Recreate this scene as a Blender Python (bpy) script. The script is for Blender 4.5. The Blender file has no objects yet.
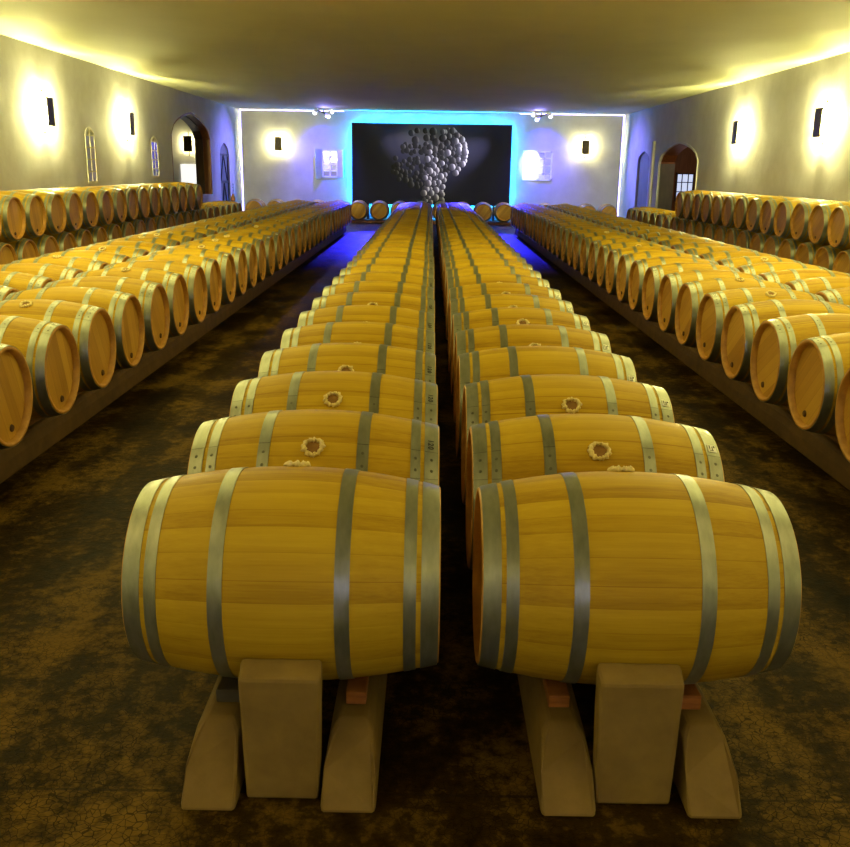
import bpy, bmesh, math, random
from mathutils import Vector, Matrix
rnd = random.Random(7)
PI = math.pi
R = math.radians
scene = bpy.context.scene
C = scene.collection

scene.view_settings.view_transform = 'Standard'
scene.view_settings.look = 'None'
scene.view_settings.gamma = 1.0
scene.view_settings.exposure = 0.0
scene.view_settings.use_curve_mapping = False

# ------------------------------------------------------------------ materials
def new_mat(name):
    m = bpy.data.materials.new(name)
    m.use_nodes = True
    nt = m.node_tree
    b = nt.nodes['Principled BSDF']
    return m, nt, b

def node(nt, typ, **kw):
    n = nt.nodes.new(typ)
    for k, v in kw.items():
        if k.startswith('i_'):
            n.inputs[k[2:].replace('_', ' ')].default_value = v
        else:
            setattr(n, k, v)
    return n

def math_n(nt, op, a, b=None, clamp=False):
    n = nt.nodes.new('ShaderNodeMath'); n.operation = op; n.use_clamp = clamp
    for i, v in enumerate((a, b)):
        if v is None: continue
        if isinstance(v, (int, float)): n.inputs[i].default_value = v
        else: nt.links.new(v, n.inputs[i])
    return n.outputs[0]

def ramp(nt, fac, stops):
    n = nt.nodes.new('ShaderNodeValToRGB')
    e = n.color_ramp.elements
    while len(e) < len(stops): e.new(0.5)
    for i, (p, c) in enumerate(stops):
        e[i].position = p; e[i].color = (*c, 1)
    nt.links.new(fac, n.inputs[0])
    return n.outputs[0]

def mix_rgb(nt, mode, fac, a, b):
    n = nt.nodes.new('ShaderNodeMix'); n.data_type = 'RGBA'; n.blend_type = mode
    for sock, v in ((n.inputs[0], fac), (n.inputs[6], a), (n.inputs[7], b)):
        if isinstance(v, (int, float)): sock.default_value = v
        elif isinstance(v, tuple): sock.default_value = (*v, 1)
        else: nt.links.new(v, sock)
    return n.outputs[2]

def bump(nt, bsdf, h, strength=0.3, dist=0.01):
    n = node(nt, 'ShaderNodeBump'); n.inputs['Strength'].default_value = strength
    n.inputs['Distance'].default_value = dist
    nt.links.new(h, n.inputs['Height']); nt.links.new(n.outputs[0], bsdf.inputs['Normal'])

def obj_coords(nt, scale=(1, 1, 1), rot=(0, 0, 0)):
    tc = node(nt, 'ShaderNodeTexCoord'); mp = node(nt, 'ShaderNodeMapping')
    mp.inputs['Scale'].default_value = scale; mp.inputs['Rotation'].default_value = rot
    nt.links.new(tc.outputs['Object'], mp.inputs[0])
    return mp.outputs[0], tc.outputs['Object']

def noise(nt, vec, scale, detail=4, rough=0.55, w=None):
    n = node(nt, 'ShaderNodeTexNoise')
    if w is not None:
        n.noise_dimensions = '4D'; nt.links.new(w, n.inputs['W'])
    n.inputs['Scale'].default_value = scale; n.inputs['Detail'].default_value = detail
    n.inputs['Roughness'].default_value = rough
    if vec is not None: nt.links.new(vec, n.inputs['Vector'])
    return n.outputs[0]

def rand_scaled(nt, k=37.0):
    oi = node(nt, 'ShaderNodeObjectInfo')
    return math_n(nt, 'MULTIPLY', oi.outputs['Random'], k)

def mat_staves():
    m, nt, b = new_mat('oak_staves')
    v, raw = obj_coords(nt, (1.6, 26, 26))
    sx = node(nt, 'ShaderNodeSeparateXYZ'); nt.links.new(raw, sx.inputs[0])
    ang = math_n(nt, 'ARCTAN2', sx.outputs[1], sx.outputs[2])
    t = math_n(nt, 'MULTIPLY', math_n(nt, 'ADD', ang, PI), 30 / (2 * PI))
    wob = node(nt, 'ShaderNodeTexNoise'); wob.noise_dimensions = '1D'
    nt.links.new(math_n(nt, 'MULTIPLY', t, 0.55), wob.inputs['W']); wob.inputs['Detail'].default_value = 0
    t = math_n(nt, 'ADD', t, math_n(nt, 'MULTIPLY', wob.outputs[0], 0.9))
    idx = math_n(nt, 'FLOOR', t)
    rs = rand_scaled(nt)
    wn = node(nt, 'ShaderNodeTexWhiteNoise', noise_dimensions='2D')
    cx = node(nt, 'ShaderNodeCombineXYZ'); nt.links.new(idx, cx.inputs[0]); nt.links.new(rs, cx.inputs[1])
    nt.links.new(cx.outputs[0], wn.inputs[0])
    mp2 = node(nt, 'ShaderNodeMapping'); mp2.inputs['Scale'].default_value = (1.5, 4.5, 4.5); nt.links.new(v, mp2.inputs[0])
    fine = noise(nt, mp2.outputs[0], 1.3, 4, 0.65, rs)
    g0 = noise(nt, v, 1.6, 5, 0.6, rs)
    g = math_n(nt, 'ADD', math_n(nt, 'MULTIPLY', g0, 0.45), math_n(nt, 'MULTIPLY', fine, 0.55))
    big = noise(nt, raw, 3.0, 2, 0.5, rs)
    f = math_n(nt, 'ADD', math_n(nt, 'MULTIPLY', wn.outputs[0], 0.30), math_n(nt, 'MULTIPLY', g, 0.85))
    f = math_n(nt, 'ADD', f, math_n(nt, 'MULTIPLY', math_n(nt, 'SUBTRACT', big, 0.5), 0.28))
    fr0 = math_n(nt, 'FRACT', t)
    f = math_n(nt, 'ADD', f, math_n(nt, 'MULTIPLY', math_n(nt, 'SUBTRACT', fr0, 0.5), 0.16))
    col = ramp(nt, f, [(0.26, (0.27, 0.142, 0.008)), (0.54, (0.41, 0.248, 0.013)), (0.86, (0.51, 0.335, 0.020))])
    fr = math_n(nt, 'FRACT', t)
    d = math_n(nt, 'ABSOLUTE', math_n(nt, 'SUBTRACT', fr, 0.5))
    joint = math_n(nt, 'GREATER_THAN', d, 0.485)
    col = mix_rgb(nt, 'MULTIPLY', math_n(nt, 'MULTIPLY', joint, 0.45), col, (0.45, 0.3, 0.2))
    nt.links.new(col, b.inputs['Base Color'])
    b.inputs['Roughness'].default_value = 0.52
    b.inputs['Specular IOR Level'].default_value = 0.13
    bump(nt, b, g, 0.12, 0.004)
    return m

def mat_head():
    m, nt, b = new_mat('oak_head_boards')
    v, raw = obj_coords(nt, (1, 1, 1), (R(38), 0, 0))
    sx = node(nt, 'ShaderNodeSeparateXYZ'); nt.links.new(v, sx.inputs[0])
    t = math_n(nt, 'MULTIPLY', sx.outputs[1], 11.0)
    idx = math_n(nt, 'FLOOR', t)
    rs = rand_scaled(nt)
    wn = node(nt, 'ShaderNodeTexWhiteNoise', noise_dimensions='2D')
    cx = node(nt, 'ShaderNodeCombineXYZ'); nt.links.new(idx, cx.inputs[0]); nt.links.new(rs, cx.inputs[1])
    nt.links.new(cx.outputs[0], wn.inputs[0])
    mp = node(nt, 'ShaderNodeMapping'); mp.inputs['Scale'].default_value = (1, 40, 2.2)
    nt.links.new(v, mp.inputs[0])
    g = noise(nt, mp.outputs[0], 1.5, 5, 0.6, rs)
    f = math_n(nt, 'ADD', math_n(nt, 'MULTIPLY', wn.outputs[0], 0.55), math_n(nt, 'MULTIPLY', g, 0.5))
    col = ramp(nt, f, [(0.12, (0.33, 0.155, 0.022)), (0.5, (0.47, 0.245, 0.034)), (0.9, (0.58, 0.33, 0.052))])
    fr = math_n(nt, 'FRACT', t)
    joint = math_n(nt, 'GREATER_THAN', math_n(nt, 'ABSOLUTE', math_n(nt, 'SUBTRACT', fr, 0.5)), 0.48)
    col = mix_rgb(nt, 'MULTIPLY', math_n(nt, 'MULTIPLY', joint, 0.4), col, (0.4, 0.25, 0.15))
    nt.links.new(col, b.inputs['Base Color'])
    b.inputs['Roughness'].default_value = 0.5
    b.inputs['Specular IOR Level'].default_value = 0.3
    bump(nt, b, g, 0.1, 0.004)
    return m

def mat_noisy(name, c1, c2, scale=6, rough=0.6, metal=0.0, bstr=0.2, bdist=0.01, spec=0.5, stretch=(1, 1, 1), detail=5, random_per=False):
    m, nt, b = new_mat(name)
    v, raw = obj_coords(nt, stretch)
    g = noise(nt, v, scale, detail, 0.6, rand_scaled(nt) if random_per else None)
    col = ramp(nt, g, [(0.3, c1), (0.7, c2)])
    nt.links.new(col, b.inputs['Base Color'])
    b.inputs['Roughness'].default_value = rough
    b.inputs['Metallic'].default_value = metal
    b.inputs['Specular IOR Level'].default_value = spec
    if bstr: bump(nt, b, g, bstr, bdist)
    return m

def mat_emit(name, col, strength):
    m, nt, b = new_mat(name)
    b.inputs['Base Color'].default_value = (*[min(1, c) for c in col], 1)
    b.inputs['Emission Color'].default_value = (*col, 1)
    b.inputs['Emission Strength'].default_value = strength
    return m

def mat_floor():
    m, nt, b = new_mat('stained_concrete_floor')
    v, raw = obj_coords(nt)
    n1 = noise(nt, raw, 1.1, 7, 0.72)
    mp = node(nt, 'ShaderNodeMapping'); mp.inputs['Scale'].default_value = (1.2, 0.35, 1); nt.links.new(raw, mp.inputs[0])
    n2 = noise(nt, mp.outputs[0], 2.4, 5, 0.6)
    n3 = noise(nt, raw, 16, 4, 0.7)
    f = math_n(nt, 'ADD', math_n(nt, 'MULTIPLY', n1, 0.46), math_n(nt, 'MULTIPLY', n2, 0.36))
    f = math_n(nt, 'ADD', f, math_n(nt, 'MULTIPLY', n3, 0.26))
    col = ramp(nt, f, [(0.45, (0.004, 0.0020, 0.0004)), (0.535, (0.022, 0.0112, 0.0012)), (0.61, (0.100, 0.056, 0.008))])
    vo = node(nt, 'ShaderNodeTexVoronoi'); vo.feature = 'DISTANCE_TO_EDGE'; vo.inputs['Scale'].default_value = 40
    dis = node(nt, 'ShaderNodeVectorMath', operation='ADD')
    nz = node(nt, 'ShaderNodeTexNoise'); nz.inputs['Scale'].default_value = 9; nt.links.new(raw, nz.inputs['Vector'])
    sc = node(nt, 'ShaderNodeVectorMath', operation='SCALE'); sc.inputs['Scale'].default_value = 0.06
    nt.links.new(nz.outputs[1], sc.inputs[0]); nt.links.new(raw, dis.inputs[0]); nt.links.new(sc.outputs[0], dis.inputs[1])
    nt.links.new(dis.outputs[0], vo.inputs['Vector'])
    crack = math_n(nt, 'LESS_THAN', vo.outputs['Distance'], 0.045)
    msk = ramp(nt, noise(nt, raw, 1.3, 3), [(0.36, (0, 0, 0)), (0.56, (1, 1, 1))])
    cm = math_n(nt, 'MULTIPLY', math_n(nt, 'MULTIPLY', crack, msk), 0.75)
    col = mix_rgb(nt, 'MIX', cm, col, (0.006, 0.003, 0.001))
    sx = node(nt, 'ShaderNodeSeparateXYZ'); nt.links.new(raw, sx.inputs[0])
    gy = math_n(nt, 'LESS_THAN', math_n(nt, 'ABSOLUTE', math_n(nt, 'SUBTRACT', sx.outputs[1], 2.43)), 0.006)
    gx1 = math_n(nt, 'LESS_THAN', math_n(nt, 'ABSOLUTE', math_n(nt, 'SUBTRACT', math_n(nt, 'ABSOLUTE', math_n(nt, 'ADD', sx.outputs[0], 0.12)), 1.75)), 0.005)
    col = mix_rgb(nt, 'MIX', math_n(nt, 'MULTIPLY', math_n(nt, 'MAXIMUM', gy, math_n(nt, 'MULTIPLY', gx1, 0.4)), 0.6), col, (0.010, 0.006, 0.003))
    nt.links.new(col, b.inputs['Base Color'])
    rr = ramp(nt, n1, [(0.3, (0.42,) * 3), (0.7, (0.62,) * 3)])
    nt.links.new(rr, b.inputs['Roughness'])
    b.inputs['Specular IOR Level'].default_value = 0.03
    h = math_n(nt, 'SUBTRACT', n3, math_n(nt, 'MULTIPLY', cm, 0.8))
    bump(nt, b, h, 0.35, 0.012)
    return m

M = {
    'staves': mat_staves(),
    'head': mat_head(),
    'hoop': mat_noisy('galvanised_hoop', (0.20, 0.205, 0.160), (0.31, 0.315, 0.255), 9, 0.38, 0.72, 0.05, 0.002, 0.5, (3, 1, 1), 4, True),
    'rivet': mat_noisy('rivet_steel', (0.10, 0.10, 0.08), (0.20, 0.20, 0.16), 30, 0.4, 0.9, 0),
    'chime': mat_noisy('oak_chime', (0.34, 0.15, 0.022), (0.56, 0.28, 0.045), 12, 0.55, 0, 0.1, 0.003),
    'plug': mat_noisy('dark_plug', (0.05, 0.02, 0.008), (0.11, 0.045, 0.015), 40, 0.6, 0, 0),
    'cloth': mat_noisy('hessian_bung_cloth', (0.52, 0.40, 0.16), (0.78, 0.64, 0.32), 60, 0.9, 0, 0.4, 0.004, 0.2),
    'bung': mat_noisy('bung_wood', (0.16, 0.07, 0.012), (0.27, 0.13, 0.02), 30, 0.7, 0, 0.1),
    'paper': mat_noisy('label_paper', (0.70, 0.70, 0.62), (0.84, 0.84, 0.76), 30, 0.7, 0, 0),
    'ink': mat_noisy('black_ink', (0.012, 0.012, 0.010), (0.03, 0.03, 0.025), 30, 0.7, 0, 0),
    'concrete': mat_noisy('painted_concrete', (0.150, 0.094, 0.022), (0.205, 0.130, 0.031), 9, 0.75, 0, 0.35, 0.006, 0.3),
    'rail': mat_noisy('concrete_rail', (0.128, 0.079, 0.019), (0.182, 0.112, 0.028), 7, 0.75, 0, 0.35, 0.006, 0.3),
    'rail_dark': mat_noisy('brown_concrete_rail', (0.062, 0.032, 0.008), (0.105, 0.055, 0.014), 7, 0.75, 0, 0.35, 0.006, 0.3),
    'bearer': mat_noisy('timber_bearer', (0.10, 0.04, 0.012), (0.20, 0.085, 0.025), 12, 0.7, 0, 0.2, 0.004, 0.3, (1, 4, 4)),
    'wedge': mat_noisy('orange_wood_wedge', (0.20, 0.065, 0.012), (0.34, 0.12, 0.022), 14, 0.65, 0, 0.2, 0.004, 0.3, (1, 1, 6)),
    'wedge_dark': mat_noisy('dark_wedge', (0.035, 0.026, 0.012), (0.06, 0.045, 0.02), 14, 0.7, 0, 0.2, 0.004),
    'floor': mat_floor(),
    'wall': mat_noisy('rough_white_plaster', (0.46, 0.445, 0.43), (0.56, 0.55, 0.54), 1.6, 0.85, 0, 0.5, 0.03, 0.2, detail=7),
    'ceiling': mat_noisy('cream_ceiling_paint', (0.68, 0.67, 0.42), (0.73, 0.72, 0.46), 0.8, 0.8, 0, 0.05, 0.01, 0.2),
    'bronze': mat_noisy('dark_bronze', (0.035, 0.026, 0.010), (0.07, 0.052, 0.022), 20, 0.5, 0.5, 0.15, 0.004),
    'white': mat_noisy('white_paint', (0.80, 0.80, 0.80), (0.88, 0.88, 0.88), 5, 0.5, 0, 0.05),
    'cream': mat_noisy('cream_paint', (0.62, 0.58, 0.44), (0.72, 0.68, 0.54), 5, 0.6, 0, 0.05),
    'grey_wood': mat_noisy('grey_painted_wood', (0.10, 0.10, 0.105), (0.16, 0.16, 0.165), 5, 0.6, 0, 0.15, 0.006, 0.4, (1, 1, 0.25)),
    'brown_wood': mat_noisy('brown_timber', (0.13, 0.040, 0.012), (0.24, 0.085, 0.028), 5, 0.5, 0, 0.15, 0.006, 0.4, (4, 4, 0.4)),
    'dark_wood': mat_noisy('dark_timber', (0.045, 0.026, 0.014), (0.09, 0.05, 0.028), 5, 0.5, 0, 0.15, 0.006, 0.4, (4, 4, 0.4)),
    'black': mat_noisy('black_iron', (0.012, 0.012, 0.014), (0.03, 0.03, 0.034), 20, 0.5, 0.3, 0.1),
    'terracotta': mat_noisy('terracotta', (0.16, 0.06, 0.03), (0.26, 0.10, 0.05), 10, 0.7, 0, 0.1),
    'tan': mat_noisy('tan_shutter_paint', (0.36, 0.31, 0.15), (0.46, 0.40, 0.20), 8, 0.6, 0, 0.1),
}
def mat_glass(name, tint, rough=0.08):
    m, nt, b = new_mat(name)
    v, raw = obj_coords(nt)
    g = noise(nt, raw, 3, 2)
    nt.links.new(ramp(nt, g, [(0.3, tuple(c * 0.85 for c in tint)), (0.7, tint)]), b.inputs['Base Color'])
    b.inputs['Roughness'].default_value = rough
    b.inputs['Specular IOR Level'].default_value = 0.7
    return m
M['pane_blue'] = mat_glass('bluish_window_glass', (0.55, 0.57, 0.95), 0.4)
M['pane_dark'] = mat_glass('dark_window_glass', (0.10, 0.10, 0.18))
WARM = (1.0, 0.74, 0.24)
M['lamp'] = mat_emit('warm_lamp_tube', (1.0, 0.93, 0.36), 4700)
M['lamp_back'] = mat_emit('warm_back_wall_lamp_tube', (1.0, 0.93, 0.42), 1100)
M['lamp_dim'] = mat_emit('dim_warm_lamp_tube', (1.0, 0.90, 0.42), 300)
M['led_white'] = mat_emit('lavender_led', (0.40, 0.34, 1.0), 8)
M['led_cyan'] = mat_emit('cyan_led', (0.003, 0.27, 1.0), 330)
M['led_blue'] = mat_emit('blue_led', (0.03, 0.06, 1.0), 60)
M['spot_lens'] = mat_emit('spot_lens', (0.95, 0.95, 1.0), 3)
M['day'] = mat_emit('daylit_window_pane', (0.62, 0.72, 1.0), 0.9)
M['panel_emit'] = mat_emit('emissive_white_panel', (1.0, 0.98, 0.92), 1.0)

# ------------------------------------------------------------------ mesh helpers
def obj(name, bm, mats, parent=None, smooth=False, bevel=0):
    me = bpy.data.meshes.new(name)
    if smooth is True:
        for f in bm.faces: f.smooth = True
    bm.normal_update()
    bm.to_mesh(me); bm.free()
    for m in (mats if isinstance(mats, (list, tuple)) else [mats]): me.materials.append(m)
    o = bpy.data.objects.new(name, me)
    C.objects.link(o)
    if parent is not None: o.parent = parent
    if bevel:
        md = o.modifiers.new('bevel', 'BEVEL'); md.width = bevel; md.segments = 2; md.limit_method = 'ANGLE'
    return o

def empty(name, loc=(0, 0, 0), rot=(0, 0, 0)):
    o = bpy.data.objects.new(name, None); C.objects.link(o)
    o.location = loc; o.rotation_euler = rot
    o.empty_display_size = 0.1
    return o

def tag(o, label, cat, group=None):
    o['label'] = label; o['category'] = cat
    if group: o['group'] = group
    return o

def struct(o):
    o['kind'] = 'structure'
    return o

def box(bm, lo, hi, mi=0):
    x0, y0, z0 = lo; x1, y1, z1 = hi
    v = [bm.verts.new(p) for p in ((x0, y0, z0), (x1, y0, z0), (x1, y1, z0), (x0, y1, z0),
                                   (x0, y0, z1), (x1, y0, z1), (x1, y1, z1), (x0, y1, z1))]
    for q in ((0, 3, 2, 1), (4, 5, 6, 7), (0, 1, 5, 4), (1, 2, 6, 5), (2, 3, 7, 6), (3, 0, 4, 7)):
        f = bm.faces.new([v[i] for i in q]); f.material_index = mi
    return v

def prism(bm, ring0, ring1, mi=0):
    a = [bm.verts.new(p) for p in ring0]; b = [bm.verts.new(p) for p in ring1]
    n = len(a)
    fs = [bm.faces.new(a[::-1]), bm.faces.new(b)]
    for i in range(n): fs.append(bm.faces.new((a[i], a[(i + 1) % n], b[(i + 1) % n], b[i])))
    for f in fs: f.material_index = mi
    bmesh.ops.recalc_face_normals(bm, faces=fs)

def lathe_x(bm, prof, seg=48, mi=0, cap=False, smooth=True):
    """revolve a list of (x, r) about the X axis"""
    rings = []
    for x, r in prof:
        rings.append([bm.verts.new((x, -r * math.sin(2 * PI * k / seg), r * math.cos(2 * PI * k / seg))) for k in range(seg)])
    fs = []
    for a, b in zip(rings, rings[1:]):
        for k in range(seg):
            f = bm.faces.new((a[k], a[(k + 1) % seg], b[(k + 1) % seg], b[k])); f.material_index = mi; f.smooth = smooth
            fs.append(f)
    if cap:
        for r in (rings[0], rings[-1]):
            f = bm.faces.new(r); f.material_index = mi; fs.append(f)
    bmesh.ops.recalc_face_normals(bm, faces=fs)
    return rings

def tube(bm, p0, p1, r, seg=10, mi=0, r1=None):
    p0 = Vector(p0); p1 = Vector(p1); d = (p1 - p0)
    q = d.to_track_quat('Z', 'Y')
    r1 = r if r1 is None else r1
    a = [p0 + q @ Vector((r * math.cos(2 * PI * k / seg), r * math.sin(2 * PI * k / seg), 0)) for k in range(seg)]
    b = [p1 + q @ Vector((r1 * math.cos(2 * PI * k / seg), r1 * math.sin(2 * PI * k / seg), 0)) for k in range(seg)]
    prism(bm, a, b, mi)

# ------------------------------------------------------------------ the barrel
LB, RB, RH = 0.95, 0.345, 0.285
HL = LB / 2
def rad(x): return RB - (RB - RH) * (x / HL) ** 2

def staves_bm(seg, n):
    bm = bmesh.new()
    xs = [-HL + LB * i / n for i in range(n + 1)]
    prof = [(x, rad(x)) for x in xs]
    # chime ring: turn over the end and go down the inside to the croze
    prof = [(-HL + 0.042, RH - 0.026), (-HL, RH - 0.020), (-HL - 0.0, RH - 0.003)] + [(-HL + 0.004, rad(-HL))] + prof[1:-1] + \
           [(HL - 0.004, rad(HL)), (HL, RH - 0.003), (HL, RH - 0.020), (HL - 0.042, RH - 0.026)]
    lathe_x(bm, prof, seg, 0)
    for f in bm.faces:
        if abs(f.calc_center_median().x) > HL - 0.043 and f.calc_center_median().yz.length < RH - 0.001: f.material_index = 1
    return bm

def head_bm(seg):
    """one head facing +X, local origin at the barrel centre"""
    bm = bmesh.new()
    x = HL - 0.040
    r = RH - 0.0245
    c = bm.verts.new((x + 0.002, 0, 0))
    for rr, xx in ((r, x),):
        ring = [bm.verts.new((xx, -rr * math.sin(2 * PI * k / seg), rr * math.cos(2 * PI * k / seg))) for k in range(seg)]
    for k in range(seg): bm.faces.new((c, ring[k], ring[(k + 1) % seg]))
    ring2 = [bm.verts.new((x - 0.02, v.co.y, v.co.z)) for v in ring]
    for k in range(seg): bm.faces.new((ring[k], ring2[k], ring2[(k + 1) % seg], ring[(k + 1) % seg]))
    bm.faces.new(ring2)
    bmesh.ops.recalc_face_normals(bm, faces=bm.faces)
    return bm

HOOPS = ((0.418, 0.471), (0.366, 0.403), (0.164, 0.208))
def hoop_bm(x0, x1, seg, rivets=True):
    bm = bmesh.new()
    t = 0.0025
    lathe_x(bm, [(x0 + (x1 - x0) * k / 3, rad(x0 + (x1 - x0) * k / 3) + t) for k in range(4)], seg, 0)
    lathe_x(bm, [(x0, rad(x0) - 0.002), (x0, rad(x0) + t)], seg, 0)
    lathe_x(bm, [(x1, rad(x1) + t), (x1, rad(x1) - 0.002)], seg, 0)
    for f in bm.faces:
        c = f.calc_center_median(); n = Vector((0, c.y, c.z))
        f.normal_update()
        xm = (x0 + x1) / 2
        w = n.normalized() if x0 + 1e-4 < c.x < x1 - 1e-4 else Vector((c.x - xm, 0, 0))
        if f.normal.dot(w) < 0: f.normal_flip()
    if rivets:
        xc = (x0 + x1) / 2
        def P(x, a, dr): r = rad(x) + dr; return Vector((x, -r * math.sin(a), r * math.cos(a)))
        for a in (R(3), R(12)):
            p = P(xc, a, t); n = Vector((0, -math.sin(a), math.cos(a)))
            tube(bm, p, p + n * 0.0022, 0.0072, 10, 1, 0.005)
        # the lapped seam: a slightly raised end of the band
        a0, a1 = R(-4), R(18)
        ra, rb = [], []
        n = 6
        for k in range(n + 1):
            a = a0 + (a1 - a0) * k / n
            ra.append(P(x0 + 0.001, a, t + 0.0012)); rb.append(P(x1 - 0.001, a, t + 0.0012))
        va = [bm.verts.new(p) for p in ra]; vb = [bm.verts.new(p) for p in rb]
        for k in range(n):
            f = bm.faces.new((va[k], va[k + 1], vb[k + 1], vb[k])); f.smooth = True
            f.normal_update()
            if f.normal.dot(Vector((0, f.calc_center_median().y, f.calc_center_median().z))) < 0: f.normal_flip()
        # dark line where the band end is cut
        for a in (a0, a1):
            q = [P(x0 + 0.001, a, t + 0.0014), P(x1 - 0.001, a, t + 0.0014), P(x1 - 0.001, a + R(0.5), t + 0.0014), P(x0 + 0.001, a + R(0.5), t + 0.0014)]
            f = bm.faces.new([bm.verts.new(p) for p in q]); f.material_index = 1
    return bm

def wreath_bm(seed):
    """the ragged collar of cloth round the bung, on the top of the barrel"""
    rr = random.Random(seed)
    bm = bmesh.new()
    n, m = 56, 8
    ph = [rr.uniform(0, 6.28) for _ in range(4)]
    rings = []
    for i in range(n):
        a = 2 * PI * i / n
        Rm = 0.0325 + 0.0015 * math.sin(3 * a + ph[0]) + 0.0018 * math.sin(11 * a + ph[1])
        tw = 0.0072 + 0.0022 * math.sin(13 * a + ph[2]) + rr.uniform(-0.003, 0.0045)
        th = 0.011 + 0.003 * math.sin(9 * a + ph[3]) + rr.uniform(-0.003, 0.004)
        ring = []
        for j in range(m):
            b = 2 * PI * j / m
            r = Rm + tw * math.cos(b) * (1.25 if math.cos(b) > 0 else 0.8)
            z = RB + 0.003 + th * max(math.sin(b), -0.4)
            ring.append(bm.verts.new((r * math.cos(a), r * math.sin(a), z + rr.uniform(-0.001, 0.001))))
        rings.append(ring)
    for i in range(n):
        for j in range(m):
            f = bm.faces.new((rings[i][j], rings[(i + 1) % n][j], rings[(i + 1) % n][(j + 1) % m], rings[i][(j + 1) % m]))
            f.smooth = True
    bmesh.ops.recalc_face_normals(bm, faces=bm.faces)
    return bm

def bung_bm():
    bm = bmesh.new()
    seg = 16
    tube(bm, (0, 0, RB - 0.012), (0, 0, RB + 0.004), 0.027, seg, 0, 0.025)
    return bm

def plug_bm():
    bm = bmesh.new()
    x = HL - 0.040
    tube(bm, (x, -0.012, -0.200), (x + 0.010, -0.012, -0.200), 0.023, 14, 0, 0.019)
    return bm

def patch(bm, xc, w, a0, a1, dr, mi=0, n=4):
    va, vb = [], []
    for k in range(n + 1):
        a = a0 + (a1 - a0) * k / n
        for lst, x in ((va, xc - w / 2), (vb, xc + w / 2)):
            r = rad(x) + dr
            lst.append(bm.verts.new((x, -r * math.sin(a), r * math.cos(a))))
    for k in range(n):
        f = bm.faces.new((va[k], vb[k], vb[k + 1], va[k + 1])); f.material_index = mi

def label_bm(sgn):
    bm = bmesh.new()
    xc = sgn * 0.4445
    patch(bm, xc, 0.034, R(-15), R(-7.5), 0.0048)
    for x, w, a, b in ((-0.009, 0.004, -14, -10.5), (0.001, 0.004, -13, -9), (0.009, 0.006, -14, -12), (-0.003, 0.016, -9.4, -8.7)):
        patch(bm, xc + x, w, R(a), R(b), 0.0053, 1, 2)
    return bm

def stamp_bm(text):
    """characters punched on the chime hoop, turned a quarter and running down the band"""
    cu = bpy.data.curves.new('stamp_text', 'FONT'); cu.body = text; cu.size = 0.029; cu.align_x = 'CENTER'; cu.space_character = 1.25
    cu.offset = 0.0012
    o = bpy.data.objects.new('stamp_text', cu); C.objects.link(o)
    dg = bpy.context.evaluated_depsgraph_get(); dg.update()
    me = bpy.data.meshes.new_from_object(o.evaluated_get(dg))
    bm = bmesh.new(); bm.from_mesh(me)
    bmesh.ops.triangulate(bm, faces=bm.faces)
    bpy.data.objects.remove(o); bpy.data.meshes.remove(me); bpy.data.curves.remove(cu)
    for v in bm.verts:
        s, h = v.co.x, v.co.y
        x = 0.4445 - 0.012 + h
        r = rad(x) + 0.0046
        a = R(-11) + s / r          # reading direction goes towards the viewer, down the band
        v.co = (x, -r * math.sin(a), r * math.cos(a))
    bmesh.ops.recalc_face_normals(bm, faces=bm.faces)
    return bm

def barrel_mesh(name, bm, mats, smooth=None):
    me = bpy.data.meshes.new(name); bm.normal_update(); bm.to_mesh(me); bm.free()
    for m in (mats if isinstance(mats, (list, tuple)) else [mats]): me.materials.append(m)
    return me

ME = {}
for lod, seg, n in (('hi', 72, 22), ('mid', 40, 14)):
    ME['staves', lod] = barrel_mesh('staves', staves_bm(seg, n), [M['staves'], M['chime']])
    ME['head', lod] = barrel_mesh('head', head_bm(seg), M['head'])
    for i, (a, b) in enumerate(HOOPS):
        ME['hoop', lod, i] = barrel_mesh('hoop', hoop_bm(a, b, seg, True), [M['hoop'], M['rivet']])
for k in range(3): ME['wreath', k] = barrel_mesh('bung_cloth', wreath_bm(k), M['cloth'])
ME['bung'] = barrel_mesh('bung', bung_bm(), M['bung'])
ME['plug'] = barrel_mesh('plug', plug_bm(), M['plug'])
ME['label', 1] = barrel_mesh('paper_label', label_bm(1), [M['paper'], M['ink']])
ME['label', -1] = barrel_mesh('paper_label', label_bm(-1), [M['paper'], M['ink']])
ME['stamp'] = barrel_mesh('stamped_number', stamp_bm('120'), M['ink'])

def far_barrel_mesh():
    """whole barrel as one mesh, for those only a few pixels high"""
    bm = staves_bm(28, 10)
    seg = 28
    for s in (1, -1):
        x = s * (HL - 0.040); r = RH - 0.0245
        f = bm.faces.new([bm.verts.new((x, -r * math.sin(2 * PI * k / seg), r * math.cos(2 * PI * k / seg))) for k in range(seg)])
        f.material_index = 2
        f.normal_update()
        if f.normal.x * s < 0: f.normal_flip()
        for a, b in HOOPS:
            a, b = s * a, s * b
            lathe_x(bm, [(a, rad(a) - 0.002), (a, rad(a) + 0.0025), (b, rad(b) + 0.0025), (b, rad(b) - 0.002)], seg, 3)
    return barrel_mesh('wine_barrel', bm, [M['staves'], M['chime'], M['head'], M['hoop']])
ME['far'] = far_barrel_mesh()

def child(name, me, parent, rot=None, loc=None):
    o = bpy.data.objects.new(name, me); C.objects.link(o); o.parent = parent
    if rot: o.rotation_euler = rot
    if loc: o.location = loc
    return o

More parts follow.
